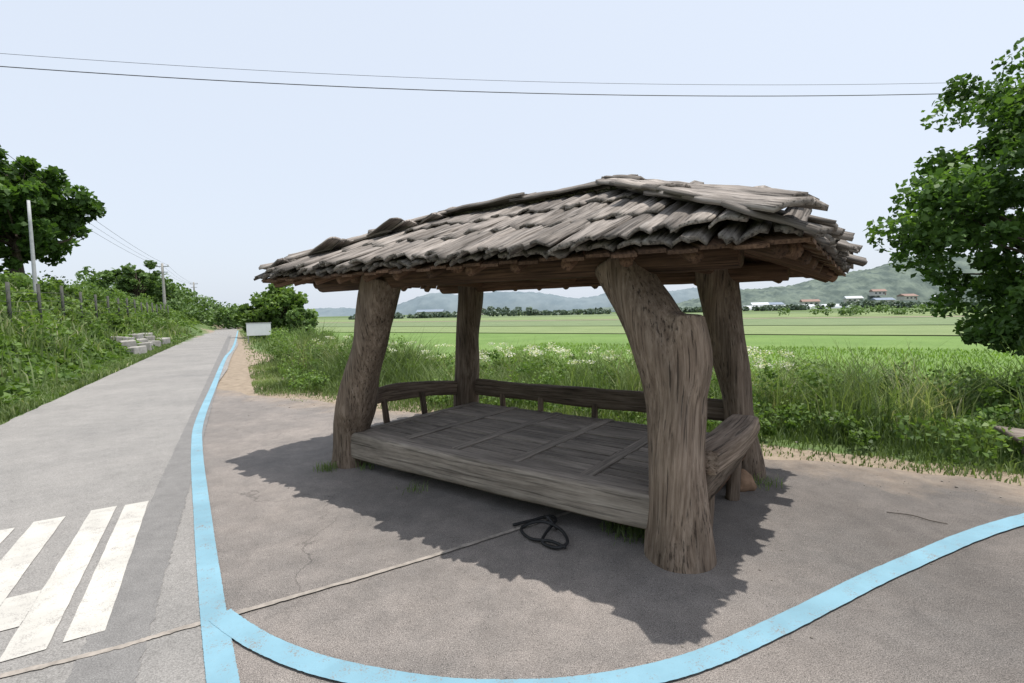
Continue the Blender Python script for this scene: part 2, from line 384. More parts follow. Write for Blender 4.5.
# ------------------------------------------------------------------ pavilion
pav = empty('wooden_pavilion', (1.056, 3.03, 0), D2R(-37.05))
def organic(name, tubes, mat, parent, vox=.016, seed=0, ndisp=.011):
    mb = MB()
    for t in tubes: tube(mb, t[0], t[1], n=24, rings=30, nz=.05, fz=0, seed=seed+len(t[0]))
    o = mb.build(name+'_tmp', mat)
    md = o.modifiers.new('r', 'REMESH'); md.mode = 'VOXEL'; md.voxel_size = vox
    m2 = o.modifiers.new('s', 'SMOOTH'); m2.iterations = 8; m2.factor = .6
    me = bpy.data.meshes.new_from_object(o.evaluated_get(bpy.context.evaluated_depsgraph_get()))
    bpy.data.objects.remove(o)
    k = len(me.vertices); co = np.zeros(k*3, np.float32); me.vertices.foreach_get('co', co); co = co.reshape(-1, 3)
    nr = np.zeros(k*3, np.float32); me.vertices.foreach_get('normal', nr); nr = nr.reshape(-1, 3)
    out = co.copy()
    for i in range(k):
        c = co[i]
        d = noise.noise(Vector((c[0]*4+seed, c[1]*4, c[2]*2)))*ndisp*2+noise.noise(Vector((c[0]*16, c[1]*16+seed, c[2]*1.1)))*ndisp*.28
        out[i] = c+nr[i]*d
    me.vertices.foreach_set('co', out.ravel())
    for nm in ('grain', 'rnd'):
        if nm in me.attributes: me.attributes.remove(me.attributes[nm])
    a = me.attributes.new('grain', 'FLOAT_VECTOR', 'POINT')
    gr = co.copy()+seed; gr[:, 0] += .02*np.sin(co[:, 2]*3.1+seed)+.003*np.sin(co[:, 2]*9); gr[:, 1] += .015*np.sin(co[:, 2]*4.3)
    a.data.foreach_set('vector', gr.ravel())
    a = me.attributes.new('rnd', 'FLOAT', 'POINT'); a.data.foreach_set('value', np.full(k, {1: .85, 2: .6, 3: .35, 4: .55}[seed], np.float32))
    me.polygons.foreach_set('use_smooth', [True]*len(me.polygons)); me.materials.clear(); me.materials.append(mat); me.update()
    o = bpy.data.objects.new(name, me); return link(o, parent)
organic('front_post', [
    ([(0, 0, -.05), (-.01, 0, .3), (-.02, 0, .7), (-.03, 0, 1.0), (-.06, 0, 1.25), (-.17, 0, 1.5), (-.31, 0, 1.73), (-.42, 0, 1.93)], [.225, .195, .18, .182, .2, .195, .17, .165]),
    ([(-.02, 0, .75), (0, -.0, 1.0), (.025, -.01, 1.25), (.035, -.02, 1.42), (.04, -.02, 1.57)], [.12, .155, .163, .148, .12])], M_post, pav, seed=1)
organic('left_post', [([(-3.57, 0, -.05), (-3.55, 0, .3), (-3.43, 0, .62), (-3.30, 0, .95), (-3.12, 0, 1.35), (-2.88, 0, 1.98)], [.215, .19, .205, .175, .18, .195]),
                      ([(-3.5, 0, .35), (-3.42, -.06, .6), (-3.36, -.05, .78)], [.1, .15, .1])], M_post, pav, seed=2)
organic('rear_post', [([(-3.57, 1.89, -.05), (-3.54, 1.89, .9), (-3.44, 1.89, 1.98)], [.19, .17, .175])], M_post, pav, seed=3)
organic('right_post', [([(.02, 1.89, -.05), (-.01, 1.89, .35), (-.06, 1.89, .75), (-.17, 1.89, 1.3), (-.28, 1.89, 1.98)], [.165, .145, .14, .165, .18])], M_post, pav, seed=4)
mb = MB()
for i, (a, b, r_) in enumerate([((-3.95, 0, 1.96), (.35, 0, 1.92), .095), ((-3.95, 1.89, 1.97), (.35, 1.89, 1.92), .095), ((-3.2, -.12, 2.0), (-3.2, 2.0, 2.0), .075), ((-.3, -.12, 1.99), (-.3, 2.0, 1.99), .08), ((-1.8, -.12, 2.0), (-1.8, 2.0, 2.0), .07)]):
    m_ = ((a[0]+b[0])/2, (a[1]+b[1])/2, (a[2]+b[2])/2+random.uniform(-.02, .02))
    tube(mb, [a, m_, b], [r_, r_*.93, r_*1.02], n=16, rings=24, nz=.07, seed=20+i)
mb.build('log_beams', M_beam, pav)
EL = np.array([-4.3, -.5, 2.05]); ER = np.array([.75, -.5, 1.955]); BR = np.array([.75, 2.4, 1.94]); BL = np.array([-4.3, 2.4, 2.04])
RL = np.array([-2.8, .945, 2.64]); RR = np.array([-.83, .945, 2.63])
faces = [(EL, ER, RR, RL), (ER, BR, RR, RR), (BR, BL, RL, RR), (BL, EL, RL, RL)]
mb = MB()
for a, b, c, d in faces:
    L = np.linalg.norm(b-a); k = int(L/.16)
    for i in range(k):
        t0 = i/k; t1 = (i+.94)/k
        q_ = [a+(b-a)*t0, a+(b-a)*t1, d+(c-d)*t1, d+(c-d)*t0]
        q_ = [p-np.array([0, 0, .05+.012*(i % 2)]) for p in q_]; lo = [p-np.array([0, 0, .02]) for p in q_]
        V = q_+lo; F = [(0, 1, 2, 3), (7, 6, 5, 4), (0, 4, 5, 1), (1, 5, 6, 2), (2, 6, 7, 3), (3, 7, 4, 0)]
        G = [np.array([j in (1, 2, 5, 6) and .16 or 0, i*3.1+p[2], (0 if j % 4 < 2 else 1.5)]) for j, p in enumerate(V)]
        mb.add(V, F, G)
mb.build('roof_boarding', M_beam, pav, False)
mb = MB(); si = 40
for a, b, c, d in faces:
    L = np.linalg.norm(b-a); k = max(4, int(L/.42))
    for i in range(k+1):
        t = (i+.15)/(k+.3); lo = a+(b-a)*t; hi = d+(c-d)*np.clip((t-.28)/.44 if np.linalg.norm(c-d) > .1 else 0, 0, 1)
        lo = lo+(hi-lo)*.05-np.array([0, 0, .125]); hi = hi-np.array([0, 0, .14]); si += 1
        tube(mb, [lo, (lo+hi)/2-np.array([0, 0, .01]), hi], [.042, .042, .04], n=9, rings=10, nz=.08, seed=si)
mb.build('rafters', M_beam, pav)
# riven slabs
mb = MB()
for fi, (a, b, c, d) in enumerate(faces):
    mid_e = (a+b)/2; mid_r = (c+d)/2
    up = mid_r-mid_e; al = (b-a)/np.linalg.norm(b-a); up = up-al*up.dot(al); SL = np.linalg.norm(up); upn = up/SL
    nrm = np.cross(al, upn); nrm = nrm if nrm[2] > 0 else -nrm
    for ci, (t_lo, ln) in enumerate([(-.07, .95), (.48, .92), (1.0, .62)]):
        sref = t_lo+ln*.45; s_ = np.clip(sref/SL, 0, .97); l0 = a+(d-a)*s_; r0 = b+(c-b)*s_; wdt = np.linalg.norm(r0-l0); x = -.04
        if wdt < .1: continue
        while x < wdt+.02:
            W = random.uniform(.10, .20); jit = random.uniform(-.07, .07)
            cpos = l0+al*min(x+W/2, wdt); sk = random.uniform(-.02, .02)
            tip = cpos-upn*(ln*.45+jit)+nrm*(.045+random.uniform(-.003, .024))+al*sk
            topo = cpos+upn*(ln*.55)+nrm*(.012+.006*ci)-al*sk
            ov = (topo-a).dot(upn)
            if ov > SL+.03: topo = topo-upn*(ov-SL-.03)
            dn = tip-topo
            slab(mb, topo, dn, al, np.linalg.norm(dn), W*1.06, random.uniform(.018, .034), curve=random.uniform(.012, .034), rough=.009, endj=.03, nv=10)
            x += W*.93
    x = 0; wdt = np.linalg.norm(b-a)
    while x < wdt:
        W = random.uniform(.09, .17); cpos = a+al*x; topo = cpos+upn*.4-nrm*.01; tip = cpos-upn*random.uniform(-.03, .06)-nrm*.008
        slab(mb, topo, tip-topo, al, np.linalg.norm(tip-topo), W, .03, curve=.02, endj=.03, r=random.uniform(0, .4)); x += W*1.15
mb.build('roof_slabs', M_shing, pav)
mb = MB()
def run(a, b, W, T, pieces, lift=.08, side=0, ov=.22, r=None, end=.04):
    a = np.array(a, float); b = np.array(b, float); d_ = (b-a); L = np.linalg.norm(d_)+end; dn = d_/np.linalg.norm(d_); ac = np.cross(dn, (0, 0, 1)); ac /= np.linalg.norm(ac)
    for i in reversed(range(pieces)):
        t1 = (i+1)/pieces*L; t0 = max(-.05, i/pieces*L-ov)
        k = (pieces-1-i)*.014
        o = a+dn*t0+np.array([0, 0, lift+k])+ac*side
        e = a+dn*t1+np.array([0, 0, lift+k+.02])+ac*(side+random.uniform(-.03, .03))
        slab(mb, o, e-o, ac, t1-t0, W*random.uniform(.85, 1.15), T, curve=.03, rough=.012, nv=14, nu=6, endj=.04, r=r)
run(RR, ER, .28, .035, 2, .07, .06, r=.75, end=.03)
run(RR, ER, .20, .035, 1, .085, -.13, r=.5, end=-.25)
run(RL, EL, .17, .03, 3, .055, .03, end=-.02); run(RL, EL, .12, .03, 2, .07, -.08, end=-.3)
run(RR, BR, .24, .04, 2, .06); run(RL, BL, .22, .04, 3, .06)
run(RL+np.array([-.05, -.08, -.02]), RR+np.array([.1, -.08, -.02]), .17, .03, 2, .08, 0, .15, r=.25)
run(RL+np.array([.05, .08, 0]), RR+np.array([.1, .08, 0]), .17, .03, 2, .08, 0, .15)
for i in range(4):
    o = RR+np.array([random.uniform(-.2, .0), random.uniform(-.1, .04), .10+.012*i]); a_ = random.uniform(-.7, .3)
    slab(mb, o, (math.cos(a_), math.sin(a_), random.uniform(-.3, -.1)), (-math.sin(a_), math.cos(a_), 0), random.uniform(.22, .34), random.uniform(.09, .14), .025, curve=.02, endj=.03)
mb.build('ridge_and_hip_slabs', M_shing, pav)
# platform
mb = MB(); zt = .38
x0, x1, y0, y1 = -3.36, -.06, .06, 1.86
nb = 5; pw = (x1-x0)/nb
for i in range(nb+1):
    xc = x0+i*pw; slab(mb, (xc, y0, zt), (0, 1, 0), (1, 0, 0), y1-y0, .10, .04, curve=0, rough=.0012, endj=.002, nu=3, nv=4, r=.9)
for i in range(nb):
    rows = 13; ph = (y1-y0)/rows
    for j in range(rows):
        wide = j in (4, 8)
        slab(mb, (x0+i*pw+.06, y0+(j+.5)*ph, zt-(-.001 if wide else .006)-random.uniform(0, .002)), (1, 0, 0), (0, 1, 0), pw-.12, ph-.018, .035, curve=0.0, rough=.0012, endj=.002, nu=3, nv=5, r=.95 if wide else random.uniform(.4, .85))
mb.build('platform_deck', M_deck, pav, False)
mb = MB()
tube(mb, [(-3.42, .0, .235), (-2.6, -.015, .245), (-1.7, -.01, .25), (-.9, -.015, .265), (-.02, .0, .275)], [.132, .127, .122, .118, .11], n=44, rings=54, nz=.025, fz=.012, sx=.8, sy=1.05, sq=9.0, seed=61, r=.9)
mb.build('front_edge_beam', M_deck, pav)
mb = MB()
tube(mb, [(-3.4, 1.84, .25), (-.05, 1.84, .25)], [.1, .1], sq=4, seed=62); tube(mb, [(-3.42, .1, .24), (-3.42, 1.8, .24)], [.1, .1], sq=4, seed=63)
tube(mb, [(-.06, .1, .25), (-.06, 1.8, .25)], [.1, .1], sq=4, seed=64)
for x in (-2.9, -1.7, -.5):
    tube(mb, [(x, .1, .27), (x, 1.8, .27)], [.06, .06], sq=4, seed=66+x)
    for y in (.25, 1.0, 1.7): tube(mb, [(x, y, -.02), (x, y, .25)], [.07, .065], seed=70+x+y)
mb.build('platform_frame', M_beam, pav)
mb = MB()
tube(mb, [(-3.5, 1.93, .585), (-2.6, 1.97, .57), (-1.7, 1.97, .58), (-.9, 1.95, .59), (-.02, 1.9, .60)], [.105, .10, .11, .105, .10], n=16, rings=40, nz=.06, sx=.5, sy=1.05, sq=3.2, seed=81)
tube(mb, [(-3.48, .05, .64), (-3.66, .5, .66), (-3.72, 1.0, .64), (-3.67, 1.5, .6), (-3.55, 1.85, .57)], [.085, .09, .1, .09, .09], n=16, rings=30, nz=.07, sx=.5, sy=1.05, sq=3.2, seed=82)
for x in (-2.95, -2.35, -1.6, -.9): tube(mb, [(x, 1.92, .2), (x, 1.93, .52)], [.04, .036], seed=83+x)
for y in (.55, 1.15): tube(mb, [(-3.60, y, .2), (-3.66, y, .6)], [.04, .036], seed=88+y)
mb.build('low_back_rail', M_post, pav)
mb = MB()
tube(mb, [(.10, .08, .62), (.12, .5, .61), (.12, 1.0, .605), (.10, 1.40, .60)], [.10, .105, .105, .10], n=36, rings=36, nz=.035, fz=.01, sx=1.15, sy=.78, sq=7.0, seed=91, r=1.0)
slab(mb, (.12, .15, .44), (0, 1, 0), (.1, 0, -1), 1.15, .22, .05, curve=.01, rough=.01, r=.3)
for y in (.35, 1.2): tube(mb, [(.05, y, -.02), (.08, y, .56)], [.055, .05], seed=92+y)
mb.build('side_seat_plank', M_post, pav)

def rock(name, loc, sc, mat, seed):
    import bmesh
    bm = bmesh.new(); bmesh.ops.create_icosphere(bm, subdivisions=4, radius=1)
    for v in bm.verts:
        d = 1+.35*noise.noise(v.co*1.3+Vector((seed, 0, 0)))+.1*noise.noise(v.co*4); v.co = Vector((v.co.x*sc[0], v.co.y*sc[1], v.co.z*sc[2]))*d
    m = bpy.data.meshes.new(name); bm.to_mesh(m); bm.free(); m.materials.append(mat)
    for p in m.polygons: p.use_smooth = True
    o = link(bpy.data.objects.new(name, m)); o.location = loc; return o
M_rock = simple('brown_stone', (.13, .08, .05), (.30, .19, .125), 9, .9, .6, .01)
rock('stone', (2.0, 4.18, .06), (.11, .09, .10), M_rock, 3)
M_rub = simple('black_rubber', (.012, .012, .013), (.03, .03, .032), 20, .5)
mb = MB()
pts = [(-.02, 3.50, .02), (.12, 3.56, .025), (.26, 3.62, .03), (.30, 3.52, .04), (.22, 3.36, .03), (.18, 3.22, .02), (.27, 3.14, .02), (.35, 3.2, .03), (.31, 3.36, .05), (.18, 3.46, .06), (.04, 3.42, .03), (.1, 3.28, .02), (.24, 3.2, .035), (.33, 3.14, .02)]
tube(mb, pts, [.011]*len(pts), n=10, rings=110, nz=0, fz=0)
tube(mb, [(.22, 3.62, .02), (.24, 3.50, .07), (.3, 3.42, .02)], [.011]*3, n=10, rings=20, nz=0, fz=0)
mb.build('rubber_cable', M_rub)
mb = MB()
slab(mb, (4.92, 4.75, .30), (.95, -.1, -.12), (0, 1, .25), 1.5, .30, .05, curve=.01, rough=.006, r=.5)
slab(mb, (4.95, 4.60, .22), (.95, -.1, -.12), (0, .3, -1), 1.5, .20, .04, curve=.01, rough=.006, r=.1)
for dx in (.15, 1.2): tube(mb, [(4.97+dx, 4.72-dx*.1, -.05), (4.97+dx, 4.72-dx*.1, .24-dx*.12)], [.05, .05])
mb.build('wooden_bench', M_deck)
mb = MB()
tube(mb, [(2.85, 3.62, .006), (2.98, 3.54, .012), (3.03, 3.46, .01), (3.12, 3.4, .006)], [.0025, .003, .003, .002], n=6, rings=10)
mb.build('fallen_twig', M_bark)
import bmesh
bm = bmesh.new()
gx = rng.uniform(-7, 7, 5200); gy = rng.uniform(1.6, 11, 5200)
for x, y in zip(gx, gy):
    q_ = fq(x, y)
    if q_ > .8 or fp(x, y) > -3.35: continue
    if random.random() > .07+.75*max(0, 1+q_/1.2)*(q_ > -1.2): continue
    r_ = random.uniform(.002, .008)*(1+.9*(random.random() < .08)); ret = bmesh.ops.create_icosphere(bm, subdivisions=1, radius=r_)
    for v in ret['verts']: v.co = Vector((v.co.x*random.uniform(.8, 1.3)+x, v.co.y+y, v.co.z*.6+r_*.4))
m = bpy.data.meshes.new('gravel'); bm.to_mesh(m); bm.free(); m.materials.append(simple('gravel_stone', (.12, .11, .095), (.28, .25, .22), 3, .9)); link(bpy.data.objects.new('gravel', m))

# ------------------------------------------------------------------ vegetation
def clump_leaves(c, r, per, size, up=.4, flat=.75, shell=True):
    c = np.asarray(c); k = len(c); dirs = unit(rng.normal(size=(k*per, 3))); rad = rng.uniform(.25, 1, (k*per, 1))**.6
    P_ = np.repeat(c, per, 0)+dirs*rad*np.repeat(np.broadcast_to(r, (k,)), per)[:, None]*np.array([1, 1, flat])
    cr = np.repeat(rng.uniform(-.18, .18, k), per)
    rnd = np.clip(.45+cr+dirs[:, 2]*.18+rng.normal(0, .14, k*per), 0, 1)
    return leaves_arrays(P_, size, rnd, up)
def tree(name, base, crown_c, rad, nc, per, size, mat=M_leaf_tree, tr=.15, seed=0, cr=.2, low=-1., extra=()):
    root = empty(name, base); base = np.array(base, float); cc = np.array(crown_c, float)-base; rad = np.array(rad, float)
    g = np.random.default_rng(seed); C = []
    while len(C) < nc:
        d_ = g.normal(size=3); d_ /= np.linalg.norm(d_)
        if d_[2] < low: continue
        lob = .84+.2*math.sin(d_[0]*4+seed)+.18*math.sin(d_[1]*5+d_[2]*4+seed*2)
        C.append(cc+d_*rad*lob*g.uniform(.35, 1)**.5)
    for e_ in extra: C.append(np.array(e_, float)-base)
    C = np.array(C); nc = len(C); rc = rad.mean()*cr*g.uniform(.5, 1.25, nc)
    mb = MB(); mid = cc+np.array([0, 0, -rad[2]*.35])
    tube(mb, [(0, 0, -.1), mid*.45+g.normal(0, tr*.5, 3)*[1, 1, 0], mid, cc+np.array([0, 0, rad[2]*.5])], [tr*1.25, tr, tr*.75, tr*.2], n=12, rings=16, nz=.1)
    for i in range(min(nc, 36)):
        e = C[(nc-1)-i*nc//36]; st = mid*g.uniform(.6, 1.1)
        mm = (st+e)/2+np.array([0, 0, -rad[2]*.06])+g.normal(0, .08, 3)*rad
        tube(mb, [st, mm, e], [tr*.38, tr*.22, tr*.05], n=6, rings=8, nz=.05)
    mb.build('trunk_and_limbs', M_bark, root)
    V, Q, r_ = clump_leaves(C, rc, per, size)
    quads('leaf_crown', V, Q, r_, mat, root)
ex = [(7.2+rng.normal(0, .3), 6.9+rng.normal(0, .5), .95+rng.uniform(0, .9)) for _ in range(14)]+[(6.25+rng.normal(0, .25), 7.0+rng.normal(0, .4), 2.9+rng.uniform(-.5, .5)) for _ in range(12)]+[(7.5+rng.normal(0, .35), 6.6+rng.normal(0, .4), 4.2+rng.uniform(-.4, .5)) for _ in range(14)]
tree('broadleaf_tree', (9.4, 7.6, -.3), (9.3, 7.3, 3.15), (2.9, 2.7, 2.65), 270, 160, .104, tr=.16, seed=4, cr=.145, extra=ex)
tree('broadleaf_tree', (-22.7, 22.5, 2.6), (-22.7, 22.3, 6.9), (3.3, 3.2, 3.0), 150, 120, .28, tr=.22, seed=9, cr=.19)
tree('broadleaf_tree', (-46.2, 60, 2.6), (-46.2, 60, 6.6), (2.8, 3, 2.2), 50, 80, .45, M_leaf_far, .22, 5, .22)
tree('broadleaf_tree', (-19.4, 40, -.4), (-19.4, 40, 1.9), (2.6, 2.4, 2.4), 80, 110, .33, M_vine, .16, 12, .26)
tree('broadleaf_tree', (-16.0, 37, -.4), (-16.2, 37, 1.0), (1.5, 1.5, 1.3), 40, 80, .28, M_leaf_far, .1, 13, .3)
C = []; 
for i in range(60):
    t = rng.uniform(62, 100); side = rng.uniform(-16, 7)
    if abs(side+1.6) < 2 and t < 80: continue
    b = P0+R*t+Nr*(side+1)
    hh = rng.uniform(2.2, 6.0)
    for k in range(7): C.append((b[0]+rng.normal(0, 1.2), b[1]+rng.normal(0, 1.2), height(b[0], b[1])+hh*rng.uniform(.15, .8)))
V, Q, r_ = clump_leaves(np.array(C), 1.2, 45, .5); quads('distant_trees', V, Q, r_, M_leaf_far)
C = [(rng.uniform(5.6, 9), rng.uniform(5.4, 7.6), rng.uniform(-.25, .4)) for _ in range(60)]
V, Q, r_ = clump_leaves(np.array(C), rng.uniform(.15, .42, len(C)), 90, .08); quads('low_shrubs', V, Q, r_, M_leaf_tree)

# left bank vines
n = 90000; t = rng.uniform(0, 1, n)**1.7*82-6; p = rng.uniform(0, 1, n)**.85*8+.12
xy = P0+R*t[:, None]-Nr*p[:, None]; x, y = xy.T
hh = np.maximum(0, .18+.42*sn(x, y, 1.1, 1)+.25*sn(x, y, 2.9, 5))*sm(0, 1.2, p)
z = height(x, y)+.03+hh*rng.uniform(.3, 1, n); dist = np.hypot(x, y)
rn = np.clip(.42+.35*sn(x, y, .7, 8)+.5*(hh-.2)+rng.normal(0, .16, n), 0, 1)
V, Q, r_ = leaves_arrays(np.stack([x, y, z], 1), .075+.0062*dist, rn, .7); quads('bank_vines', V, Q, r_, M_vine)
C = []
for i in range(150):
    t = rng.uniform(-2, 60); p_ = rng.uniform(1.5, 7); b = P0+R*t-Nr*p_; C.append((b[0], b[1], height(b[0], b[1])+rng.uniform(.1, .9)))
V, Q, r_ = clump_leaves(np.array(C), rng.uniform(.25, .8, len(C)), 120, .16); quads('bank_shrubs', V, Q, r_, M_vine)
n = 9000; t = rng.uniform(-4, 45, n); p = rng.uniform(.5, 7, n); xy = P0+R*t[:, None]-Nr*p[:, None]; x, y = xy.T; ok = sn(x, y, .8, 9) > .1; x, y = x[ok], y[ok]
V, Q, r_ = blades_arrays(np.stack([x, y, height(x, y)], 1), rng.uniform(.3, .95, len(x)), .018+.001*np.hypot(x, y), np.clip(rng.normal(.6, .2, len(x)), 0, 1), .6); quads('bank_grass', V, Q, r_, M_grass)
# grasses
def scatter(n, e0, e1, q0, q1, hf, wd, lean=.4, pw=1., mask=None):
    e = rng.uniform(e0, e1, n); q_ = q0+(q1-q0)*rng.uniform(0, 1, n)**pw
    x = .855*e+.519*(q_+5.756); y = -.519*e+.855*(q_+5.756)
    ok = (.869*x+.494*y) > .25
    ok &= (y > .3)
    if mask is not None: ok &= mask(x, y, fD(x, y))
    x, y = x[ok], y[ok]; D_ = fD(x, y); h = hf(x, y, D_)*rng.uniform(.5, 1.2, len(x)); g_ = h > .03; x, y, h, D_ = x[g_], y[g_], h[g_], D_[g_]
    rn = np.clip(.42+.34*sn(x, y, .9, 2)+rng.normal(0, .17, len(x)), 0, 1)
    return blades_arrays(np.stack([x, y, height(x, y)-.01], 1), h, wd*(1+.035*np.hypot(x, y)), rn, lean)
def hw(x, y, D_):
    tall = sm(.0, .6, sn(x, y, .42, 6))
    return (sm(.15, 2.4, D_)*(.55+.5*tall)+.05)*(1+.5*sn(x, y, 1.1, 4)+.32*sn(x, y, 2.6, 1))
parts = [scatter(74000, -16, 12, .1, 6.0, hw, .011, .7),
         scatter(34000, -16, 10, -.15, 1.8, lambda x, y, D_: .10+.07*sn(x, y, 3), .008, .9, mask=lambda x, y, D_: sn(x, y, 2.1, 7)+D_*.9 > .42),
         scatter(36000, -60, -12, .3, 45, hw, .022, .6, mask=lambda x, y, D_: D_ < 6.0)]
V, Q, r_ = merge(parts); quads('tall_grass', V, Q, r_, M_grass)
C = []
for i in range(360):
    e = rng.uniform(-15, 11); q_ = rng.uniform(1.6, 5.6); x = .855*e+.519*(q_+5.756); y = -.519*e+.855*(q_+5.756)
    if .869*x+.494*y < 1.6 or sn(x, y, .5, 1) < -.2: continue
    k = 60; hh_ = rng.uniform(.8, 1.5)
    C.append(blades_arrays(np.stack([x+rng.normal(0, .12, k), y+rng.normal(0, .12, k), np.full(k, float(height(x, y)))], 1), hh_*rng.uniform(.6, 1.1, k), .015, np.clip(rng.normal(rng.uniform(.35, .9), .12, k), 0, 1), .65))
V, Q, r_ = merge(C); quads('reed_tussocks', V, Q, r_, M_grass)
C = []
for i in range(1250):
    e = rng.uniform(-17, 11); q_ = rng.uniform(.6, 5.6); x = .855*e+.519*(q_+5.756); y = -.519*e+.855*(q_+5.756)
    if .869*x+.494*y < 1 or sn(x, y, .6, 3) < -.4: continue
    C.append((x, y, height(x, y)+rng.uniform(.12, .35+.65*(q_ > 1.8))))
V, Q, r_ = clump_leaves(np.array(C), rng.uniform(.08, .32, len(C)), 60, .058); quads('broadleaf_weeds', V, Q, r_, M_vine)
C = []
for i in range(150):
    t = rng.uniform(6, 60); d1 = rng.uniform(1.6, 5.5); b = P0+Nr*(3.3+d1)+R*t; C.append((b[0], b[1], height(b[0], b[1])+rng.uniform(.15, 1.0)))
V, Q, r_ = clump_leaves(np.array(C), rng.uniform(.25, .6, len(C)), 110, .11); quads('verge_shrubs', V, Q, r_, M_vine)
n = 16000; t = rng.uniform(0, 1, n)**1.5*50-6; p = rng.uniform(.02, .7, n); xy = P0+R*t[:, None]-Nr*p[:, None]; x, y = xy.T
V, Q, r_ = blades_arrays(np.stack([x, y, np.maximum(height(x, y), -.02)], 1), rng.uniform(.06, .22, n), .012+.0006*np.hypot(x, y), np.clip(rng.normal(.5, .2, n), 0, 1), .7)
quads('roadside_grass', V, Q, r_, M_grass)
tp = []
for (cx, cy, rr_, k) in [(.92, 3.35, .16, 260), (.72, 3.42, .1, 110), (-1.95, 4.95, .1, 120), (-.9, 4.3, .10, 40), (2.25, 4.3, .15, 90), (-1.55, 5.0, .1, 60), (1.5, 4.2, .2, 80)]:
    x = cx+rng.normal(0, rr_*.6, k); y = cy+rng.normal(0, rr_*.6, k)
    tp.append(blades_arrays(np.stack([x, y, np.zeros(k)], 1), rng.uniform(.03, .11, k), .006, rng.uniform(.2, .8, k), .9))
V, Q, r_ = merge(tp); quads('grass_tufts', V, Q, r_, M_grass)
n = 36000; e = rng.uniform(-14, 35, n); q_ = 5.5+rng.uniform(0, 1, n)**1.5*16; x = .855*e+.519*(q_+5.756); y = -.519*e+.855*(q_+5.756)
ok = ((.869*x+.494*y) > 5.6) & (y > 1); x, y = x[ok], y[ok]
V, Q, r_ = blades_arrays(np.stack([x, y, np.full(len(x), -.43)], 1), rng.uniform(.08, .17, len(x)), .012+.0012*np.hypot(x, y), np.clip(.5+.2*sn(x, y, .3)+rng.normal(0, .2, len(x)), 0, 1), 1.2)
quads('rice_plants', V, Q, r_, M_rice)
C = []
for i in range(150):
    e = rng.uniform(-12.5, 0); q_ = rng.uniform(2.4, 5.3); x = .855*e+.519*(q_+5.756); y = -.519*e+.855*(q_+5.756)
    if .869*x+.494*y > 2 and sn(x, y, .8, 2) > -.3: C.append((x, y, height(x, y)+rng.uniform(.95, 1.3)))
V, Q, r_ = clump_leaves(np.array(C), .13, 34, .036, .8, .4); quads('wildflowers', V, Q, r_, M_flower)

# ------------------------------------------------------------------ distant setting
def hill(name, x0, x1, yc, dep, prof, amp, mat, nx=220, ny=26):
    xs = np.linspace(x0, x1, nx); ys = np.linspace(-dep, dep, ny); X, Y = np.meshgrid(xs, ys)
    B = np.clip(1-(Y/dep)**2, 0, 1)**.8; H = prof(X)*B
    Z = H+(amp*sn(X, Y, .09)+amp*.8*sn(X, Y, .31, 4)+rng.normal(0, amp*.35, X.shape))*np.clip(H/6, 0, 1)-1.5
    V = np.stack([X, Y+yc, Z], 2).reshape(-1, 3); I = np.arange(nx*ny).reshape(ny, nx)
    Q = np.stack([I[:-1, :-1], I[:-1, 1:], I[1:, 1:], I[1:, :-1]], 2).reshape(-1, 4)
    return quads(name, V, Q, None, mat)
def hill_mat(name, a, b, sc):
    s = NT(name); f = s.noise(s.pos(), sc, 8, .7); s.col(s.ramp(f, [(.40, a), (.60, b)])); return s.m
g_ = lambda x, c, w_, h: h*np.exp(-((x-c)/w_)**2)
hill('wooded_hill', 90, 900, 520, 90, lambda x: g_(x, 250, 55, 15)+g_(x, 350, 60, 25)+g_(x, 440, 60, 36)+g_(x, 540, 90, 34)+g_(x, 720, 120, 26)+5, 1.8, hill_mat('hazy_hill_forest', (.06, .085, .078), (.13, .165, .135), .06), 400)  # forest greens greyed: distance haze is painted into the base colour
hill('distant_hills', -900, 1500, 1500, 150, lambda x: g_(x, -230, 110, 58)+g_(x, -60, 90, 40)+g_(x, 80, 120, 50)+g_(x, 330, 130, 44)+g_(x, 620, 200, 62)+g_(x, -560, 200, 20)+6, 2.5, hill_mat('haze_hill', (.125, .165, .19), (.165, .205, .225), .01), 300)  # bluish base colour stands in for aerial haze on the far ridges
C = []; 
for i in range(150):
    x = rng.uniform(-75, 330); y = 235+rng.uniform(-8, 12)+.05*x; k = rng.integers(2, 5); hh = rng.uniform(1.5, 4.5)
    if sn(x, x*.3, .05, 2) < -.1: hh *= .35
    for j in range(k): C.append((x+rng.normal(0, 3), y+rng.normal(0, 2), hh*rng.uniform(.2, .8)))
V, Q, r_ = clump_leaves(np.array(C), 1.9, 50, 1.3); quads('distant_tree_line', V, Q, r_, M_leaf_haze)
C = []
for i in range(60):
    x = rng.uniform(45, 150); y = 92+rng.normal(0, 1.5); C.append((x, y, rng.uniform(-.1, .8)))
V, Q, r_ = clump_leaves(np.array(C), 1.2, 50, .5); quads('field_hedge', V, Q, r_, M_leaf_far)
M_wall = simple('house_wall', (.42, .41, .39), (.54, .52, .5), 1); M_roofb = simple('house_roof_grey', (.16, .2, .26), (.24, .28, .34), 1); M_roofr = simple('house_roof_red', (.22, .15, .13), (.28, .19, .16), 1)
M_glass = simple('dark_window', (.05, .06, .07), (.08, .09, .1), 1, .2); M_film = simple('greenhouse_film', (.45, .48, .5), (.55, .57, .6), 1, .4)
